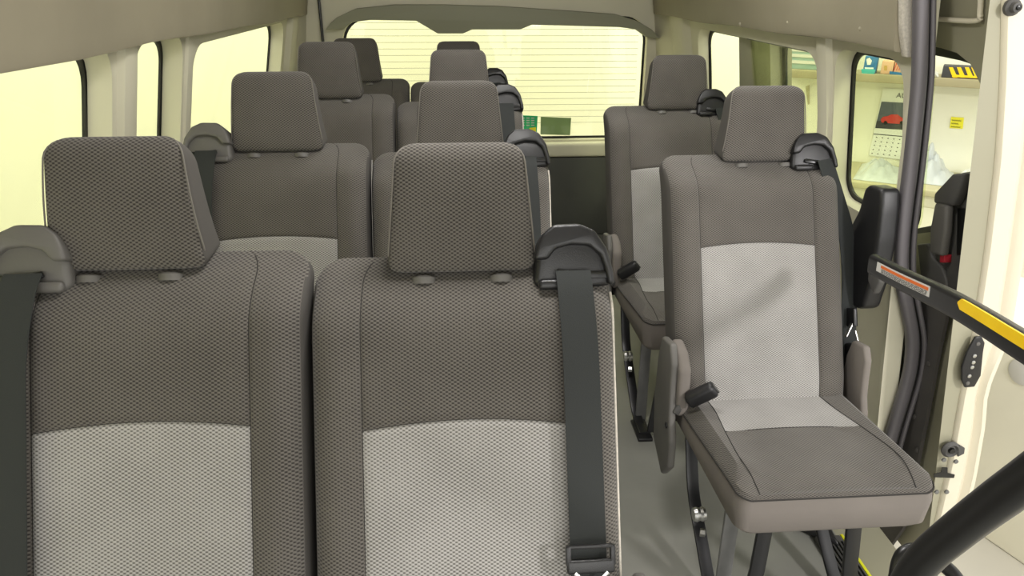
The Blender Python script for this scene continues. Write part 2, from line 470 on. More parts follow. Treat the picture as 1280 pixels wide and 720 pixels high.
def make_seat(kind):
    """kind: 'left' / 'right' seat of a pair, or 'single'"""
    root = empty('passenger_seat', (0, 0, 0)); H = .403 if kind == 'single' else .437
    fr_ = bpy.data.objects.new('back_assembly', None)
    bpy.data.objects.remove(fr_)
    tilt = Matrix.Translation((0, 0, H)) @ Matrix.Rotation(-REC, 4, 'X')
    def tl(o): o.matrix_local = tilt; return o
    b = tl(build_backrest(root)); h = tl(build_headrest(root, {'left': -.044, 'right': 0, 'single': .042}[kind]))
    s = -1 if kind == 'left' else 1
    tl(housing(root, s, 'grey' if kind == 'left' else 'black'))
    if kind == 'single':
        bt = strap(root, [(.196, -.032, .622), (.206, -.034, .58), (.232, -.026, .50), (.256, -.012, .43), (.268, .0, .34), (.270, .01, .24), (.268, .02, .12), (.266, .03, .0)], .05, Vector((1, .25, 0)))
        tl(bt)
        t = tl(link('belt_tongue', box((.268, .0, .20), (.012, .05, .05), .004), M['black'], root))
        link('blade', box((.255, -.012, .168), (.004, .014, .045), .001, 1, rot=Matrix.Rotation(.5, 4, 'Y')), M['metal'], t)
        link('loop_wire', tube(smoothline([(.262, -.03, .165), (.272, -.035, .10), (.275, -.03, .02), (.27, -.03, -.04)], 5), .003), M['metal'], t)
        link('retractor', box((.268, .015, .05), (.022, .07, .16), .008), M['black'], t)
    else:
        x0 = s*.168
        bt = tl(strap(root, [(x0, -.033, .622), (x0, -.0535, .585), (x0+s*.002, -.071, .50), (x0+s*.003, -.0725, .38), (x0+s*.004, -.0725, .25), (x0+s*.005, -.0725, .15), (x0+s*.004, -.080, .0), (x0-s*.02, -.09, -.05)]))
        if kind == 'right':
            xt = x0+.005; z = .207; y = -.088; bm = bmesh.new()
            box((xt, y, z-.012), (.070, .010, .020), .004, 3, bm)
            box((xt, y, z+.016), (.066, .007, .006), .0025, 2, bm)
            box((xt-.032, y, z+.003), (.008, .009, .030), .003, 2, bm); box((xt+.032, y, z+.003), (.008, .009, .030), .003, 2, bm)
            t = tl(link('belt_tongue', bm, M['black'], root))
            q = [(-.020, -.02), (-.012, -.027), (.012, -.027), (.020, -.02), (.026, -.02), (.017, -.033), (.016, -.07), (-.016, -.07), (-.017, -.033), (-.026, -.02)]
            m2 = bmesh.new()
            for ln in ([(-.024, -.020), (-.015, -.028), (-.013, -.065)], [(.024, -.020), (.015, -.028), (.013, -.065)], [(-.014, -.034), (.014, -.034)], [(-.013, -.062), (.013, -.062)]):
                sweep([(xt+a, y-.004, z+c) for a, c in ln], rrect(.006, .003, .001, 2), m2, up=Vector((0, 1, 0)))
            link('blade', m2, M['metal'], t, label='bright metal tongue')
    cu = build_cushion(root); cu.location = (0, .0, H)
    root_children_fix = [c for c in root.children if c.name.startswith('underframe')]
    for c in root_children_fix: c.location = (0, 0, H)
    # recliner covers
    for sx in ((-1, 1) if kind == 'single' else (s,)):
        mt = M['grey'] if not (kind == 'single' and sx > 0) else M['skirt']
        pts = [(.0, .175), (-.045, .185), (-.072, .14), (-.080, .06), (-.090, .0), (-.115, -.06), (-.12, -.135), (-.07, -.19), (.03, -.14), (.055, -.02), (.05, .10), (.03, .17)]
        if sx > 0 and kind == 'single': pts = [(y*.75-.01, z*.7+.03) for y, z in pts]
        o = link('recliner_cover', prism([(sx*.242, y, H+z) for y, z in pts], (sx*.020, 0, 0), .007, 3), mt, root)
        link('bolt', lathe((sx*.262, -.08, H-.03), (sx, 0, 0), [(0, .008), (.003, .008), (.005, .004), (.005, .0005)]), M['dmetal'], o)
    if kind == 'single':
        pd = prism([(-.212, y, H+z) for y, z in [(.01, .175), (-.05, .165), (-.088, .13), (-.095, .06), (-.09, .0), (-.02, -.02), (.03, .05)]], (-.032, 0, 0), .012, 4)
        link('side_pad', pd, M['skirt'], root)
    if kind == 'right':
        e = tl(link('edge_piping', tube(smoothline([(.2285, -.022, z) for z in (-.05, .1, .25, .4, .5, .56)]+[(.2275, -.012, .588)], 3), .0022, None, 8, up=Vector((0, 1, 0))), M['cloth'], root, label='pale piping down the aisle-side edge'))
    # buckle on its stalk
    sb = -s
    bx = sb*.215 if kind == 'single' else sb*.19
    bk = link('buckle', box((bx+.022, -.115, H+.078), (.038, .034, .080), .011, 4, rot=Matrix.Rotation(math.radians(52), 4, 'Y')@Matrix.Rotation(.25, 4, 'X')), M['black'], root)
    link('stalk', box((bx-.012, -.085, H+.040), (.020, .014, .075), .005, rot=Matrix.Rotation(math.radians(30), 4, 'Y')), M['matte'], bk)
    link('release_button', box((bx+.053, -.122, H+.101), (.024, .020, .004), .0015, 2, rot=Matrix.Rotation(math.radians(52), 4, 'Y')), M['matte'], bk)
    # legs: each side a V of flat bar standing on the floor
    for sx in (-1, 1):
        X = sx*.18 if sx < 0 else .14
        p1 = smoothline([(X, -.04, H-.09), (X, -.10, H-.22), (X, -.20, .10), (X, -.29, .035), (X, -.36, .012), (X, -.43, .012)], 6)
        bm = sweep(p1, rrect(.032, .010, .003, 2)); 
        leg = link('leg', bm, M['dmetal'], root)
        link('strut', sweep([(X-sx*.060, -.40, H-.07), (X-sx*.052, -.41, .2), (X-sx*.03, -.42, .012)], rrect(.034, .012, .003, 2), up=Vector((0, 1, 0))), M['dmetal'], leg)
        if sx < 0:
            link('post', box((X+.012, -.33, (H-.07)/2), (.036, .010, H-.07), .003), M['gmetal'], leg, label='grey metal post')
            link('roller', lathe((X-.03, -.20, .185), (1, 0, 0), [(0, .004), (0, .016), (.008, .019), (.016, .016), (.022, .019), (.030, .016), (.03, .003)]), M['metal'], leg)
            link('anchor_bolt', lathe((X-.015, -.22, .145), (1, -.3, 0), [(0, .003), (0, .010), (.012, .010), (.014, .004)], n=6), M['metal'], leg)
        link('foot', box((X, -.40, .006), (.05, .12, .012), .003), M['dmetal'], leg)
    return root

P = .843; Y0 = .815; XL, XR, XS = -.469, -.004, .766
rows = ['front', 'second', 'third', 'rearmost']
GRP_P = 'paired passenger seats along the left side'; GRP_S = 'single passenger seats along the right side'
lab_l = ['grey cloth seat nearest the camera at the far left, light lower panel filling the corner',
         'grey cloth seat by the left windows in the second row, behind the front left seat',
         'grey cloth seat by the left windows in the third row',
         'grey cloth seat in the left rear corner, its headrest against the rear window edge']
lab_r = ['grey cloth middle seat nearest the camera, its black belt ending in a bright metal tongue',
         'grey cloth aisle seat of the second pair, directly behind the front middle seat',
         'grey cloth aisle seat of the third pair, second highest of the stacked middle headrests',
         'grey cloth aisle seat of the last pair, topmost of the four stacked middle headrests']
lab_s = ['single grey cloth seat by the sliding door with its whole cushion in view',
         'single darker-looking grey cloth seat behind the door-side seat, across the aisle from the third pair']
pl = make_seat('left'); pr_ = make_seat('right'); ps = make_seat('single')
for k in range(4):
    for proto, X, lab in ((pl, XL, lab_l[k]), (pr_, XR, lab_r[k])):
        o = proto if k == 0 else copy_tree(proto)
        o.location = (X, Y0+P*k, 0); o['label'] = lab; o['category'] = 'seat'; o['group'] = GRP_P
        dz = (0, -.014, -.010, -.045)[k] + (proto is pl)*(.016, .010, .013, 0)[k]              # the rows stand on slightly different mounts
        for ch in o.children:
            if ch.name.startswith('leg'): ch.scale.z = 1+dz/.437
            else: ch.location.z += dz
            if proto is pl and ch.name.startswith('headrest'): ch.location.x += (.010, .034, .034, .022)[k]
for k in range(2):
    o = ps if k == 0 else copy_tree(ps)
    o.location = (XS, Y0+P*(k+1), 0); o['label'] = lab_s[k]; o['category'] = 'seat'; o['group'] = GRP_S

# ------------------------------------------------------------------ van body
def XLp(z): return -interp([(.0, .955), (.8, .94), (1.24, .85), (1.5, .80), (1.9, .72)], z)
XRtab = [(.0, 1.222), (.2, 1.233), (.39, 1.242), (.517, 1.226), (.686, 1.175), (.82, 1.165), (1.01, 1.150), (1.2, 1.115), (1.38, 1.08), (1.9, .98)]
def XRp(z): return interp(XRtab, z)
YF, YR = -.45, 4.22
st('floor', box((.14, (YF+YR)/2, -.02), (2.0-.26, YR-YF, .04), 0), M['floor'], False)
lm = lambda u, v, w: (XLp(v)-w, u, v)
lh = [rhole(.25, 1.95, .70, 1.29, .10), rhole(2.09, 2.46, .72, 1.268, .07), rhole(2.56, 3.92, .74, 1.228, .09)]
st('wall_left', plate([(YF, 0), (YR, 0), (YR, 1.9), (YF, 1.9)], lm, .06, lh), M['beige'])
def window(n, hole, fm, w0, gm, inset=.012, seal=.014):
    """glass in its black edge, set w0 outside the inner face"""
    u0, u1 = min(p[0] for p in hole), max(p[0] for p in hole); v0, v1 = min(p[1] for p in hole), max(p[1] for p in hole)
    ex = .03; cx, cy = (u0+u1)/2, (v0+v1)/2
    sc = lambda d: [(cx+(p[0]-cx)*(1+2*d/(u1-u0)), cy+(p[1]-cy)*(1+2*d/(v1-v0))) for p in hole]
    o = plate(sc(ex), lambda u, v, w: fm(u, v, w0+w), .006, [sc(-seal)])
    fr = link('window_%d' % n, o, M['frit']); fr['kind'] = 'structure'
    link('pane', plate(sc(ex), lambda u, v, w: fm(u, v, w0+.008+w), .004), gm, fr)
    return fr
for i, h in enumerate(lh): window(i+1, h, lm, .062, M['gl'])
rm = lambda u, v, w: (XRp(v)+w, u, v)
rh = [rhole(1.85, 2.22, .79, 1.238, .07), rhole(2.33, 3.60, .76, 1.212, .09)]
st('wall_right', plate([(1.77, 0), (YR, 0), (YR, 1.9), (YF, 1.9), (YF, 1.52), (1.77, 1.52)], rm, .05, rh), M['beige'])
for i, h in enumerate(rh): window(i+4, h, rm, .052, M['gl'])
st('ceiling', box((.13, (YF+YR)/2, 1.92), (1.84, YR-YF, .05)), M['liner'], False)
# side liners overhanging the windows
def liner(n, s, ya, yb, X0, zf, zr, wallp):
    rings = []
    N = 24
    for i in range(N+1):
        t = i/N; y = ya+(yb-ya)*t; zb = zf+(zr-zf)*t+.006*S(y*5.1)*S(y*2.3)
        pr2 = [(X0+s*.085, zb+.006), (X0+s*.03, zb), (X0+s*.004, zb+.004), (X0, zb+.012), (X0-s*.003, zb+.045), (X0-s*.006, zb+.055), (X0-s*.025, zb+.20), (X0-s*.06, 1.62), (X0-s*.14, 1.80), (X0-s*.30, 1.895), (X0+s*.085, 1.895)]
        rings.append([(x, y, z) for x, z in pr2])
    o = st(n, loft(rings), M['liner'])
    return o
l1 = liner('trim_1', -1, YF, 4.17, -.785, 1.292, 1.245, None)
l2 = liner('trim_2', 1, 1.80, 4.17, 1.045, 1.262, 1.245, None)
for (x, y, px, X, o) in [(130, 15, 0, -.792, l1), (217, 13, 0, -.792, l1), (283, 10, 0, -.792, l1), (1076, 36, 0, 1.045, l2), (985, 28, 0, 1.045, l2), (925, 30, 0, 1.045, l2), (112, 38, 0, -.787, l1)]:
    p = at(x, y, 'X', X)
    link('clip', lathe(p+Vector((.006 if X < 0 else -.006, 0, 0))*-1, (1 if X < 0 else -1, 0, 0), [(0, .010), (.006, .009), (.010, .005), (.011, .0005)], n=12), M['liner'], o)
# pillar covers with a soft vertical ridge
def ridge(n, s, yc, prof, w, z0=.45, z1=1.32, d=.022):
    rings = []
    for i in range(15):
        z = z0+(z1-z0)*i/14; X = prof(z)
        rings.append([(X+(-s)*d*f+s*.01*(f == 0), yc+g*w, z) for g, f in ((-.5, 0), (-.38, .8), (-.2, 1), (.1, 1), (.3, .85), (.5, 0))])
    st(n, loft(rings), M['beige'])
ridge('trim_3', -1, 2.025, XLp, .11)
ridge('trim_4', -1, 2.51, XLp, .07, d=.012)
ridge('trim_5', -1, 4.07, XLp, .20, d=.035)
ridge('trim_6', 1, 2.275, XRp, .09)
ridge('trim_7', 1, 3.86, XRp, .34, d=.03)
st('trim_8', prism([at(1129, -40, 'Y', 1.775), at(1129, 40, 'Y', 1.775), at(1133, 72, 'Y', 1.775), at(1158, 73, 'Y', 1.775), at(1158, -40, 'Y', 1.775)], (0, .024, 0), .004, 3), M['cloth'])
# tailgate side
rhl = rhole(-.625, 1.035, .568, 1.235, .13, 8)
RY = 4.22
st('wall_rear', plate([(-1.0, 0), (1.27, 0), (1.27, 1.9), (-1.0, 1.9)], lambda u, v, w: (u, RY+w, v), .05, [rhl]), M['beige'], True)
wr = window(6, rhl, lambda u, v, w: (u, RY+w, v), .05, M['glr'], seal=.012)
hl = bmesh.new()
for i in range(17):
    z = .66+i*.034
    tube([(-.59, RY+.064, z), (1.0, RY+.064, z-.006)], .0010, hl, 5)
link('heater_line', hl, M['line'], wr, kind='stuff')
# stickers on the rear glass
Yg = RY+.063
def quad_prism(px, Y, th): return prism([at(x, y, 'Y', Y) for x, y in px], (0, th, 0))
stk = link('window_sticker', quad_prism([(650, 144), (672, 145), (671, 168), (649, 167)], Yg-.004, .002), M['green'], smooth=False,
           label='small green sticker on the rear window beside the middle headrests', category='sticker')
sb2 = bmesh.new()
for r_ in range(4):
    for q in range(3): quad_prism([(652+q*6, 147+r_*3), (656+q*6, 147+r_*3), (656+q*6, 148.2+r_*3), (652+q*6, 148.2+r_*3)], Yg-.006, .002).to_mesh(me := bpy.data.meshes.new('x')) or sb2.from_mesh(me)
link('print', sb2, M['label'], stk, False)
link('figure', quad_prism([(662, 160), (670, 159), (670, 167), (661, 167)], Yg-.006, .002), M['note'], stk, False)
link('window_plaque', quad_prism([(676, 146), (714, 147.5), (712.5, 169), (675.5, 168)], Yg-.004, .003), M['dgreen'], smooth=False,
     label='dull green rectangular plate low on the rear window', category='plate')
# grey brow over the rear window
bo = [(407, 37), (413, 29), (421, 22), (444, 11), (492, 6), (556, 6), (624, 8), (717, 14), (770, 18), (796, 26), (815, 37), (825, 48),
      (810, 47), (796, 37), (774, 34), (665, 31), (650, 37), (590, 37), (579, 42), (547, 42), (537, 36), (520, 26), (462, 25), (440, 28), (427, 37)]
st('trim_9', prism([at(x, y, 'Y', RY-.06) for x, y in bo], (0, .07, 0), .004, 2), M['brow'])
for n, x in (('trim_10', -.725), ('trim_11', 1.11)):
    st(n, box((x, RY-.012, .95), (.012, .03, 1.9), .004), M['frit'])
# ledge and dark lower board
st('trim_12', box((.2, RY-.03, .520), (1.82, .07, .080), .02), M['beige'])
st('trim_13', box((.2, RY-.025, .240), (1.84, .04, .47), .008), M['rear'])
for x in (.36, .62):
    pass

# rubber seal round the door opening (two lips)
sp = [(1152, -60), (1151, 0), (1150, 60), (1148, 110), (1139, 200), (1128, 290), (1127, 345), (1134, 385), (1140, 420), (1139, 450), (1133, 480), (1115, 540), (1102, 590), (1085, 640)]
pts = smoothline([at(x, y, 'Y', 1.75) for x, y in sp], 6)
se = st('trim_14', sweep(pts, rrect(.034, .030, .012, 4), up=Vector((0, 1, 0))), M['rubber'])
pts2 = smoothline([at(x+13.5, y, 'Y', 1.752) for x, y in sp], 6)
link('outer_lip', sweep(pts2, rrect(.013, .026, .006, 3), up=Vector((0, 1, 0))), M['rubber'], se)
pts3 = smoothline([at(x+8.6, y, 'Y', 1.752) for x, y in sp], 6)
link('groove', sweep(pts3, rrect(.008, .014, .003, 2), up=Vector((0, 1, 0))), M['frit'], se)

# ------------------------------------------------------------------ sliding door, standing open outside the body
jin = [(1250, -30), (1250, 0), (1248, 100), (1242, 200), (1228, 320), (1213, 420), (1197, 500), (1183, 580), (1165, 660), (1153, 710), (1140, 760)]
jout = [(1312, -30), (1311, 0), (1303, 100), (1291, 200), (1274, 320), (1258, 420), (1249, 440), (1230, 488), (1227, 530), (1215, 600), (1200, 650), (1185, 700), (1172, 760)]
ji = [at(x, y, 'Y', 1.6) for x, y in jin]; jo = [at(x, y, 'Y', 1.6) for x, y in jout]
dtab = sorted((p.z, p.x) for p in ji); otab = sorted((p.z, p.x) for p in jo)
DXp = lambda z: interp(dtab, z); OXp = lambda z: interp(otab, z)
zt, zb_ = 1.62, -.20
fe = [surf(x, y, lambda z: DXp(z)+.012) for x, y in [(1188, 287), (1199, 266), (1211, 228), (1223, 190), (1230, 160), (1231, 132), (1225, 104), (1213, 80), (1196, 66), (1176, 60)]]
dh = [[(p.y, p.z) for p in fe]+[(2.0, fe[-1].z+.004)]+[(2.93-.1+.1*S(a*PI/12), 1.272-.1+.1*C_(a*PI/12)) for a in range(7)]+[(2.93, .80), (2.85, .72), (2.0, .72)]]
dh_in = [[(x+(.022 if i < 8 else 0 if i < 11 else -.03 if x > 2.5 else 0), y+(-.03 if y > 1.15 else .02 if y < .9 else 0)) for i, (x, y) in enumerate(dh[0])]]
def dmap(u, v, w): 
    xi = DXp(v) - (v-1.386)*.22*(v > 1.386); xo = OXp(v) - (v-1.386)*.22*(v > 1.386)
    return (xi+.012+(xo-xi-.012)*w, u, v)
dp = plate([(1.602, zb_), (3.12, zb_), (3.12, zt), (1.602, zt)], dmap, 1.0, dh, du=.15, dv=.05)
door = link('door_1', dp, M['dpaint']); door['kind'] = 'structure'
# front jamb of the door, bright paint with a folded outer flange
rings = []
for i in range(40):
    z = zb_+(zt-zb_)*i/39; xi = DXp(z) - (z-1.386)*.22*(z > 1.386); xo = OXp(z) - (z-1.386)*.22*(z > 1.386); w = xo-xi
    rings.append([(xi+.004, 1.602, z), (xi+.005, 1.597, z), (xi+.012, 1.590, z), (xi+w*.55, 1.589, z), (xi+w*.66, 1.597, z), (xi+w*.74, 1.603, z), (xi+w*.82, 1.598, z), (xo-.006, 1.590, z), (xo+.004, 1.590, z), (xo+.005, 1.600, z), (xo-.01, 1.607, z), (xi+.012, 1.607, z)])
link('jamb', loft(rings), M['paint'], door, label='cream painted front edge of the door')
sc = lambda hole, d: [(2.33+(p[0]-2.33)*(1+2*d/1.34), .996+(p[1]-.996)*(1+2*d/.552)) for p in hole]
fr = link('window_rubber', plate(sc(dh[0], .006), lambda u, v, w: tuple(Vector(dmap(u, v, .55))+Vector((w, 0, 0))), .008, dh_in), M['frit'], door)
link('pane', plate(sc(dh[0], .004), lambda u, v, w: tuple(Vector(dmap(u, v, .62))+Vector((w, 0, 0))), .004), M['gld'], door)
# pressed recess at the top of the door
ra = [surf(x, y, DXp) for x, y in [(1166, -20), (1226, -20), (1225, 14), (1219, 26), (1166, 23)]]
rp = smoothline([Vector((p.x-.0, p.y, p.z)) for p in ra[1:]], 5)
link('pressed_rib', tube(rp, .006), M['paint'], door)
# handle set
D = bmesh.new()
def dsurf(px, off=0.0): return [surf(x, y, lambda z: DXp(z)-off) for x, y in px]
hs = link('handle_plate', prism(dsurf([(1207, 216), (1226, 213), (1235, 217), (1234, 232), (1224, 300), (1212, 366), (1190, 364), (1188, 338), (1174, 326), (1172, 300), (1178, 255)], .0), (-.011, 0, 0), .003, 3), M['matte'], door)
link('handle_recess', prism(dsurf([(1198, 260), (1220, 260), (1218, 300), (1213, 319), (1197, 319)], .0115), (-.003, 0, 0), .001, 1), M['frit'], hs)
link('handle_cap', prism(dsurf([(1181, 241), (1204, 217), (1220, 216), (1212, 240), (1204, 257), (1180, 254)], .011), (-.030, 0, 0), .008, 3), M['matte'], hs)
link('handle_grip', prism(dsurf([(1179, 253), (1194, 256), (1192, 290), (1187, 320), (1172, 316), (1173, 285)], .02), (-.024, 0, 0), .008, 3), M['grey'], hs)
link('lock_tab', prism(dsurf([(1184, 318), (1190, 318), (1189, 328), (1184, 328)], .012), (-.020, 0, 0), .001, 1), M['redt'], hs)
link('escutcheon', prism(dsurf([(1153, 305), (1165, 304), (1172, 322), (1184, 334), (1190, 352), (1190, 372), (1160, 372)], .002), (-.016, 0, 0), .005, 3), M['matte'], door)
lowt = [(1150, 355), (1192, 368), (1187, 400), (1179, 435), (1165, 510), (1147, 600), (1133, 660), (1105, 700), (1080, 700), (1095, 600), (1120, 500), (1135, 420)]
lt = [surf(x, y, DXp) for x, y in lowt]; poly = [(p.y, p.z) for p in lt]
bd = link('lower_board', plate(poly, lambda u, v, w: (DXp(v)-.002-w, u, v), .010, du=.05, dv=.05), M['carpet'], door)
for x, y in ((1166, 454), (1151, 562), (1148, 520)):
    p = surf(x, y, DXp); link('board_clip', lathe(p+Vector((-.012, 0, 0)), (-1, 0, 0), [(0, .008), (.003, .008), (.005, .003)], n=14), M['carpet'], bd)
# hardware on the jamb
def jp(x, y): return at(x, y, 'Y', 1.588)
p = jp(1265, 9); b_ = link('bumper', lathe(p, (0, -1, 0), [(-.004, .018), (.004, .0175), (.008, .012), (.018, .010), (.020, .003)]), M['matte'], door)
link('bumper_stud', lathe(p+Vector((0, -.018, 0)), (0, -1, 0), [(0, .006), (.005, .005), (.006, .001)], n=8), M['frit'], b_)
cp = link('contact_plate', prism([jp(x, y) for x, y in [(1217, 420), (1225, 419), (1229, 427), (1227, 438), (1224, 468), (1216, 482), (1204, 483), (1200, 474), (1200, 458), (1206, 440)]], (0, -.008, 0), .003, 3), M['black'], door)
for x, y in ((1215.5, 443), (1214, 451), (1212.5, 457), (1209, 468)):
    link('contact_pin', lathe(jp(x, y)+Vector((0, -.007, 0)), (0, -1, 0), [(0, .0055), (.003, .005), (.004, .002)], n=14), M['metal'], cp)
for x, y in ((1220, 428), (1207, 477)):
    link('screw', lathe(jp(x, y)+Vector((0, -.007, 0)), (0, -1, 0), [(0, .006), (.003, .005), (.004, .001)], n=12), M['grey'], cp)
p = jp(1187, 561)
lk = link('buffer_socket', lathe(p, (0, -1, 0), [(0, .024), (.004, .0245), (.009, .021), (.012, .018), (.006, .013), (.006, .001)]), M['matte'], door)
link('socket_tab', prism([jp(x, y) for x, y in [(1198, 555), (1205, 559), (1204, 566), (1196, 570)]], (0, -.005, 0), .001, 1), M['matte'], lk)
link('hex_core', lathe(p+Vector((0, -.006, 0)), (0, -1, 0), [(0, .009), (.007, .008), (.008, .001)], n=6), M['frit'], lk)
for x, y in ((1180, 575), (1195, 577), (1171, 615), (1183.5, 615)):
    link('screw', lathe(jp(x, y), (0, -1, 0), [(-.002, .0065), (.002, .006), (.003, .002)], n=14), M['gmetal'], door)
link('latch_slot', prism([jp(x, y) for x, y in [(1167, 592), (1176, 590), (1177, 584), (1184, 584), (1184, 591), (1193, 593), (1192, 597), (1167, 596)]], (0, -.002, 0)), M['frit'], door, False)

# sill and step of the door opening
st('trim_15', box((1.085, .75, -.085), (.17, 2.0, .12), .006), M['dpaint'])
sl = link('door_step_pad', box((.975, 1.30, .008), (.075, .50, .016), .007, 3), M['matte'], label='black ribbed step pad on the floor edge beside the single seat', category='mat')
for i in range(6):
    link('rib', box((.947+i*.011, 1.30, .018), (.004, .44, .004), .001, 1), M['black'], sl)
link('edge_strip', box((1.022, 1.25, .003), (.009, .62, .008), .002, 2), M['ystrip'], label='bright yellow line along the door step edge', category='strip')
link('floor_bracket', prism([(.985, 1.50, .0), (1.01, 1.70, .0), (.93, 1.72, .0), (.90, 1.60, 0)], (0, 0, .03), .01, 3), M['black'], label='black moulded floor bracket under the door-side seat', category='bracket')

# black cover at the pillar and the yellow-striped assist bar that comes out of it
cov = prism([at(x, y, 'X', 1.10) for x, y in [(1104, 234), (1110, 230), (1127, 236), (1126, 262), (1122, 300), (1114, 345), (1101, 384), (1093, 386), (1080, 374), (1074, 345), (1073, 300), (1085, 282), (1096, 262)]], (-.052, 0, 0), .016, 4)
cv = link('grab_bar_cover', cov, M['black'], label='black moulded cover on the pillar where the yellow-striped bar starts', category='cover')
link('cover_lobe', prism([at(x, y, 'X', 1.05) for x, y in [(1096, 322), (1110, 330), (1108, 352), (1100, 368), (1093, 350)]], (-.02, 0, 0), .006, 3), M['matte'], cv)
bp = [atd(1092, 330, 1.70), atd(1130, 350, 1.57), atd(1196, 382, 1.34), atd(1280, 433, 1.13), atd(1360, 483, .98)]
bl = smoothline(bp, 8)
bar = link('grab_bar', sweep(bl, rrect(.026, .047, .010, 4), scale=lambda t: 1), M['dmetal'], label='black flat assist bar with a yellow stripe reaching across the door opening', category='grab bar')
def on_bar(t0, t1, v0, v1, th=.0012, off=.0132, n=14, taper=False):
    # strip lying on the camera-side face of the bar
    bm = bmesh.new(); rr = []
    for i in range(n+1):
        t = t0+(t1-t0)*i/n; k = t*(len(bl)-1); j = min(int(k), len(bl)-2); p = bl[j].lerp(bl[j+1], k-j)
        tg = (bl[min(j+2, len(bl)-1)]-bl[max(j-1, 0)]).normalized(); s = tg.cross(Vector((0, 0, 1))).normalized(); u = s.cross(tg).normalized()
        f = 1
        if taper: f = min(1, math.sqrt(max(0, 1-(1-min(1, i/2.2))**2))+.15)
        m_ = (v0+v1)/2; hv = (v1-v0)/2*f; o = s*off
        a0, a1, a2, a3 = p+o+u*(m_-hv), p+o+u*(m_+hv), p+o+s*th+u*(m_+hv), p+o+s*th+u*(m_-hv)
        rr.append([a0, a1, a2, a3])
    return loft(rr, bm)
s_sign = 1
lbw = link('warning_label', on_bar(.10, .415, -.004, .0165), M['label'], bar, False, label='white and orange warning label')
link('orange_band', on_bar(.135, .41, .0075, .0135, th=.0006, off=.0146), M['orange'], lbw, False)
tx = bmesh.new(); random.seed(9)
for r_ in range(4):
    t = .14
    while t < .40:
        w = random.uniform(.008, .022); on_bar(t, min(t+w, .405), -.0025+r_*.0023, -.0015+r_*.0023, .0004, .0146, 2).to_mesh(me := bpy.data.meshes.new('x')); tx.from_mesh(me); t += w+.005
link('small_print', tx, M['ink'], lbw, False)
yb = on_bar(.535, 1, .004, .0235, .004, .0115, 40, True)
link('yellow_stripe', yb, M['yellow'], bar, label='bright yellow stripe')
# thick round handrail in the lower right corner
h1 = smoothline([atd(1118, 770, .84), atd(1135, 728, .80), atd(1160, 695, .76), atd(1200, 661, .71), atd(1240, 630, .665), atd(1290, 594, .62), atd(1370, 535, .56)], 8)
link('handrail', tube(h1, .0175, n=20), M['dmetal'], label='thick round black handrail across the lower right corner', category='handrail')
h2 = smoothline([atd(1115, 770, .93), atd(1119, 725, .93), atd(1126, 696, .93), atd(1142, 687, .93), atd(1165, 697, .92), atd(1195, 722, .90), atd(1215, 770, .88)], 8)
link('rail_loop', tube(h2, .0085, n=16), M['dmetal'], label='thinner black loop of tube behind the thick corner handrail', category='handrail')

# ------------------------------------------------------------------ workshop round the van
GZ = -.6
st('wall_far_left', box((-2.5, 2, 1.2), (.1, 9, 3.6)), M['wall'], False)
cnr = Vector((2.14, 5.33, 0)); wd = Vector((.829, -.559, 0)); wn = Vector((-.559, -.829, 0))   # along the wall towards the right / out of it
st('wall_back', box((-.2, 5.48, 1.2), (4.8, .1, 3.6)), M['wall'], False)
def wallpt(x, y, off=0.0):                     # sight line met by the angled wall, off metres in front of it
    r = Vector(ray(x, y)); o = Vector(CAM); q = cnr+wn*off
    return o+r*((q-o).dot(wn)/r.dot(wn))
def wprism(px, off, th, r=0, seg=2): return prism([wallpt(x, y, off) for x, y in px], wn*th, r, seg)
rotw = Matrix.Rotation(math.atan2(wd.y, wd.x), 4, 'Z')
def wbox(s, off, z, sz, r=0, bm=None): # s along the wall, off out of it
    c = cnr+wd*s+wn*off; return box((c.x, c.y, z), sz, r, bm=bm, rot=rotw)
st('wall_angled', wbox(2.5, -.05, 1.2, (5.4, .1, 3.6)), M['wall'], False)
st('floor_workshop', box((.8, 2.0, GZ-.05), (14, 16, .1)), M['gfloor'], False)
zs_ = wallpt(1150, 97, .12).z
s0_ = (wallpt(977, 88, .2)-cnr).dot(wd)
sh = link('wall_shelf', wbox(s0_+2.1, .13, zs_, (4.2, .26, .035), .004), M['shelf'], label='long tan shelf board on the workshop wall above the bench', category='shelf')
link('edge_lip', wbox(s0_+2.1, .268, zs_-.004, (4.2, .012, .05), .003), M['shelf'], sh)
bz = wallpt(1100, 226, .5).z
bn = empty('workbench', tuple(cnr+wd*2.4+wn*.28+Vector((0, 0, GZ))), label='pale workbench with cream doors below, seen through the door glass', category='workbench')
def child(name, bm, m, par, smooth=True, **k):
    o = link(name, bm, m, par, smooth, **k); o.matrix_parent_inverse = Matrix.Translation(par.location).inverted(); return o
child('worktop', wbox(2.3, .30, bz-.02, (4.0, .60, .04), .006), M['bench'], bn)
child('carcass', wbox(2.3, .27, (bz-.05+GZ)/2, (3.9, .52, bz-.05-GZ)), M['cab'], bn, False)
for i in range(6):
    d_ = child('cabinet_door', wbox(.68+i*.65, .54, (bz-.12+GZ+.08)/2, (.63, .02, bz-.12-GZ-.08), .004), M['cab'], bn)
    link('handle', wbox(.90+i*.65, .565, bz-.2, (.10, .02, .015), .004), M['greytub'], None).parent = d_
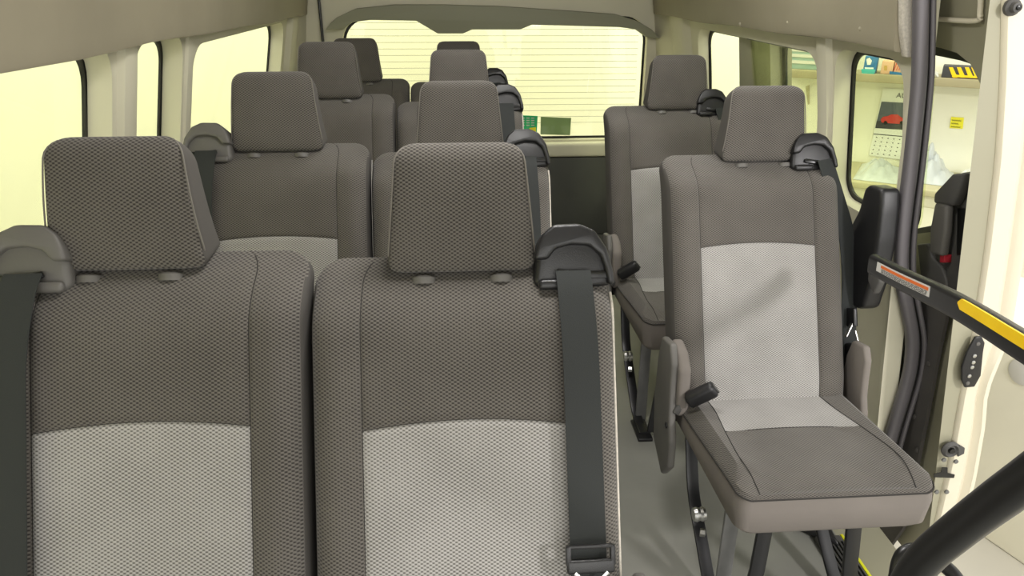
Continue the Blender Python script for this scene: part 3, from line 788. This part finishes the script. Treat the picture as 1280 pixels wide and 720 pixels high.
# things on the shelf
def thg(name, bm, m, label, cat, smooth=True, grp=None):
    o = link(name, bm, m, None, smooth, label=label, category=cat)
    if grp: o['group'] = grp
    return o
def shelfbox(x0, x1, y0, y1, off, dep): 
    # box standing on the shelf between picture columns x0..x1
    a = wallpt(x0, y1, off); b = wallpt(x1, y1, off); s0 = (a-cnr).dot(wd); s1 = (b-cnr).dot(wd); zt_ = wallpt(x0, y0, off).z
    base = zs_+.018
    return s0, s1, base, zt_
def sbox(x0, x1, y0, y1, off=.2, dep=.12, r=.004):
    s0, s1, z0, z1 = shelfbox(x0, x1, y0, y1, off, dep)
    return wbox((s0+s1)/2, off-dep/2, (z0+z1)/2, (s1-s0, dep, z1-z0), r)
bb = thg('medicine_box', sbox(1078, 1094, 70, 92, .2, .10), M['blue'], 'blue box with a white emblem standing on the shelf', 'box')
link('white_emblem', wprism([(1083, 74), (1087, 72), (1090, 76), (1088, 81), (1084, 81)], .201, .001), M['paper'], bb)
link('white_line', wprism([(1081, 84), (1092, 84.5), (1092, 86.5), (1081, 86)], .201, .001), M['paper'], bb)
thg('glove_bag', wprism([(1077, 86), (1095, 87), (1092, 95), (1084, 96), (1078, 93)], .205, .03, .004), M['teal'], 'teal pouch hanging under the blue box at the shelf edge', 'pouch')
bx2 = thg('carton', sbox(1100, 1115, 76, 93, .19, .10), M['pink'], 'small pale orange carton with a dark square on the shelf', 'carton')
link('printed_square', wprism([(1105, 82), (1109, 82), (1109, 88), (1105, 88)], .191, .001), M['tan'], bx2)
bx3 = thg('striped_carton', sbox(1116, 1131, 74, 94, .19, .10), M['pink'], 'pale carton with red strokes and a blue foot on the shelf', 'carton')
for i in range(4): link('red_stroke', wprism([(1117+i*3, 88), (1118+i*3, 88), (1122+i*3, 77), (1121+i*3, 77)], .191, .001), M['red'], bx3)
link('blue_band', wprism([(1112, 89), (1129, 91), (1129, 94), (1112, 92.5)], .2, .002), M['blue'], bx3)
tr = thg('hazard_tape_tray', sbox(1176, 1226, 82, 98, .21, .12), M['ink'], 'dark tray of yellow and black striped tape at the right end of the shelf', 'tray')
for x in (1186, 1196, 1206, 1214): link('yellow_band', wprism([(x, 84), (x+5, 84), (x+11, 97), (x+5, 97)], .211, .002), M['yellow'], tr, False)
link('yellow_bar', wprism([(1190, 93), (1226, 95.5), (1226, 98), (1190, 96)], .212, .002), M['yellow'], tr, False)
cb = bmesh.new()
for k in range(3): tube(smoothline([wallpt(1160+i*4.2, 93+3*S(i*2+k), .2+.02*k) for i in range(4)], 5), .006, cb, 6)
thg('cable_bundle', cb, M['label'], 'tangle of pale cable lying left of the striped tape on the shelf', 'cable')
rk = thg('parts_rack', sbox(985, 1030, 52, 84, .18, .10, .003), M['rack'], 'pale blue parts rack on the shelf seen through the rear side window', 'rack')
for y in (60, 67, 75): link('drawer_front', wprism([(990, y), (1028, y+2), (1028, y+6), (990, y+4)], .182, .004), M['label'], rk, False)
# calendar
cal = thg('wall_calendar', wprism([(1104, 110), (1161, 113), (1146, 202), (1086, 194)], .004, .004), M['paper'], 'white wall calendar with a picture of a red car, hanging above the bench', 'calendar', False)
link('picture', wprism([(1102, 127), (1160, 130), (1155, 164), (1094, 160)], .009, .001), M['pic'], cal, False)
link('picture_ground', wprism([(1096, 151), (1156, 154), (1155, 164), (1094, 160)], .0105, .001), M['ink'], cal, False)
carp = [(1101, 149), (1104, 146), (1110, 145), (1114, 143), (1122, 143), (1127, 147), (1133, 149), (1134, 154), (1128, 155), (1110, 154), (1102, 153)]
link('red_car_print', wprism(carp, .012, .001), M['red'], cal, False)
for x in (1107, 1127): link('wheel_print', prism([wallpt(x+2.4*C_(a*PI/5), 153.5+2.4*S(a*PI/5), .0135) for a in range(10)], wn*.001), M['frit'], cal, False)
g = bmesh.new()
for r_ in range(5):
    for q in range(7):
        x = 1093+q*7.2-r_*1.4+2; y = 171+r_*5+q*.7
        wprism([(x, y), (x+1.6, y+.1), (x+1.5, y+1.3), (x-.1, y+1.2)], .009, .0006).to_mesh(me := bpy.data.meshes.new('x')); g.from_mesh(me)
link('date_grid', g, M['gmetal'], cal, False)
link('header_rule', wprism([(1092, 167), (1140, 171), (1140, 172), (1092, 168)], .009, .0006), M['ink'], cal, False)
mxw = Matrix(((wd.x, 0, wn.x, 0), (wd.y, 0, wn.y, 0), (0, 1, 0, 0), (0, 0, 0, 1)))
tp = wallpt(1120, 122, .010)
t = text('AUTO', .045, M['ink'], Matrix.Translation(tp) @ mxw, None); t.parent = cal
# sticky note
nt_ = thg('sticky_note', wprism([(1189, 146), (1205, 147), (1203.5, 161), (1187, 160)], .004, .003), M['note'], 'small yellow sticky note with handwriting on the wall above the bench', 'note', False)
g = bmesh.new()
for r_ in range(3):
    pts = [wallpt(1190+i*1.15-r_*.5, 149.5+r_*4+(i % 2)*1.6+i*.08, .009) for i in range([11, 8, 11][r_])]
    tube(pts, .0016, g, 5)
link('handwriting', g, M['ink'], nt_)
lf = thg('wall_leaflet', wprism([(1007, 108), (1012, 106), (1012, 130), (1010, 131)], .004, .003), M['bench'], 'narrow pale leaflet pinned to the wall left of the calendar', 'leaflet', False)
# crumpled bags and papers on the bench
def crumple(s0, s1, o0, o1, h, seed, peak=.4, nx=34, ny=18):
    random.seed(seed); ph = [random.uniform(0, 6.3) for _ in range(8)]
    def z(a, b):
        e = max(0, S(PI*a))**.8*max(0, S(PI*b))**.6
        pk = math.exp(-((a-peak)/.45)**2)
        fold = abs(S(a*11+b*5+ph[0]))*.40+abs(S(b*9-a*7+ph[1]))*.25-.2+.05*S(a*19+ph[2])*S(b*13+ph[3])
        return (e*(.25+.65*pk)*(.75+fold))*h
    top = []; 
    for i in range(nx+1):
        row = []
        for j in range(ny+1):
            a, b = i/nx, j/ny; c = cnr+wd*(s0+(s1-s0)*a)+wn*(o0+(o1-o0)*b); row.append((c.x, c.y, bz+.002+z(a, b)))
        top.append(row)
    bm = bmesh.new(); T_ = [[bm.verts.new(p) for p in r] for r in top]; B_ = [[bm.verts.new((p[0], p[1], bz+.001)) for p in r] for r in top]
    for i in range(nx):
        for j in range(ny):
            bm.faces.new((T_[i][j], T_[i+1][j], T_[i+1][j+1], T_[i][j+1])); bm.faces.new((B_[i][j], B_[i][j+1], B_[i+1][j+1], B_[i+1][j]))
    return bm
def sx_(x, y, off): return (wallpt(x, y, off)-cnr).dot(wd)
thg('plastic_bag', crumple(sx_(1136, 215, .3), sx_(1194, 215, .3), .03, .45, .24, 3, .2), M['bag'], 'white crumpled plastic bag heaped on the bench below the sticky note', 'bag')
thg('plastic_sheet', crumple(sx_(1072, 215, .3), sx_(1130, 215, .3), .05, .55, .10, 5, .3), M['bag'], 'pale crumpled plastic sheet on the bench below the calendar', 'sheet')
thg('paper_pile', crumple(sx_(1196, 215, .3), sx_(1250, 215, .3), .1, .58, .13, 8, .3), M['paper'], 'loose white papers at the right end of the bench', 'papers')
# white cabinet outside the door with a grey tub and a bag on it
def rp3(x, y, z): return at(x, y, 'Z', z)
a = rp3(1205, 655, GZ); b = rp3(1270, 700, GZ); dr = (b-a).normalized(); nr = Vector((dr.y, -dr.x, 0)); nr = nr if nr.x > 0 else -nr
a2 = a-dr*.55; b2 = b+dr*1.8; top = .25
st_c = link('storage_cabinet', prism([a2, b2, b2+nr*.55, a2+nr*.55], (0, 0, top-GZ), .01, 3), M['cab'], label='large white storage cabinet standing just outside the sliding door', category='cabinet')
c = at(1263, 441, 'X', 2.05)
link('cup_handle', lathe(a.lerp(b, .2)+Vector((0, 0, .72))-nr*.001, -nr, [(0, .05), (.004, .048), (.008, .035), (.009, .002)], n=24), M['label'], st_c)
tb0 = a2+dr*.55+nr*.10+Vector((0, 0, top+.002))
tubb = link('tool_tub', prism([tb0, tb0+dr*.45, tb0+dr*.5+nr*.38, tb0-dr*.05+nr*.38], (0, 0, .34), .03, 3), M['greytub'], label='grey tub on the white cabinet at the right edge of the picture', category='tub')
link('tub_lid', prism([tb0+Vector((0, 0, .34))-dr*.02-nr*.02, tb0+dr*.47-nr*.02+Vector((0, 0, .34)), tb0+dr*.52+nr*.40+Vector((0, 0, .34)), tb0-dr*.07+nr*.40+Vector((0, 0, .34))], (0, 0, .05), .01, 3), M['bag'], tubb)

# ------------------------------------------------------------------ light
w = bpy.data.worlds.new('World'); bpy.context.scene.world = w; w.use_nodes = True
w.node_tree.nodes['Background'].inputs[0].default_value = (1, .985, .945, 1); w.node_tree.nodes['Background'].inputs[1].default_value = 1.5
def area(name, loc, target, sx, sy, e, col=(1, .98, .93)):
    l = bpy.data.lights.new(name, 'AREA'); l.shape = 'RECTANGLE'; l.size = sx; l.size_y = sy; l.energy = e; l.color = col
    o = bpy.data.objects.new(name, l); COL.objects.link(o); o.location = loc
    o.rotation_euler = (Vector(target)-Vector(loc)).to_track_quat('-Z', 'Y').to_euler(); return o
area('workshop_lamp', (2.2, -1.2, 2.3), (.66, 1.68, .56), .3, .3, 75, (1, .96, .95))
area('front_fill', (.1, -2.2, 1.5), (.1, 2.5, 1.1), 2.2, 1.4, 33)  # unseen fill added for the light coming in through the windscreen
area('wall_fill_left', (-1.6, 2.2, 2.9), (-2.5, 2.2, .9), .3, 6, 115)  # unseen fill added so the wall outside the left windows is bright
area('wall_fill_rear', (.2, 4.75, 2.9), (.2, 5.4, .8), 4, .3, 60)  # added fill, whitens the wall behind the rear window
area('wall_fill_bench', (2.6, 3.0, 3.0), (3.4, 4.4, .6), 3, .3, 30)  # added fill out of view, brightens the angled wall and bench
area('dome_lamp', (.12, 1.22, 1.88), (.12, 1.5, 0), .3, .25, 13, (1, .97, .94))
area('dome_lamp_rear', (.12, 2.35, 1.88), (.12, 2.6, 0), .3, .25, 7, (1, .97, .94))

cam = bpy.data.cameras.new('Camera'); co = bpy.data.objects.new('Camera', cam); COL.objects.link(co)
co.location = CAM; co.rotation_euler = (PI/2-TH, 0, -PSI); cam.sensor_width = 36; cam.lens = 36*F/1280; cam.clip_start = .02
sc_ = bpy.context.scene; sc_.camera = co
sc_.view_settings.view_transform = 'Standard'; sc_.view_settings.look = 'None'; sc_.view_settings.exposure = 0; sc_.view_settings.gamma = 1
sc_.view_settings.use_curve_mapping = False
sc_.cycles.max_bounces = 8; sc_.cycles.transparent_max_bounces = 12
try: sc_.cycles.use_denoising = True
except Exception: pass
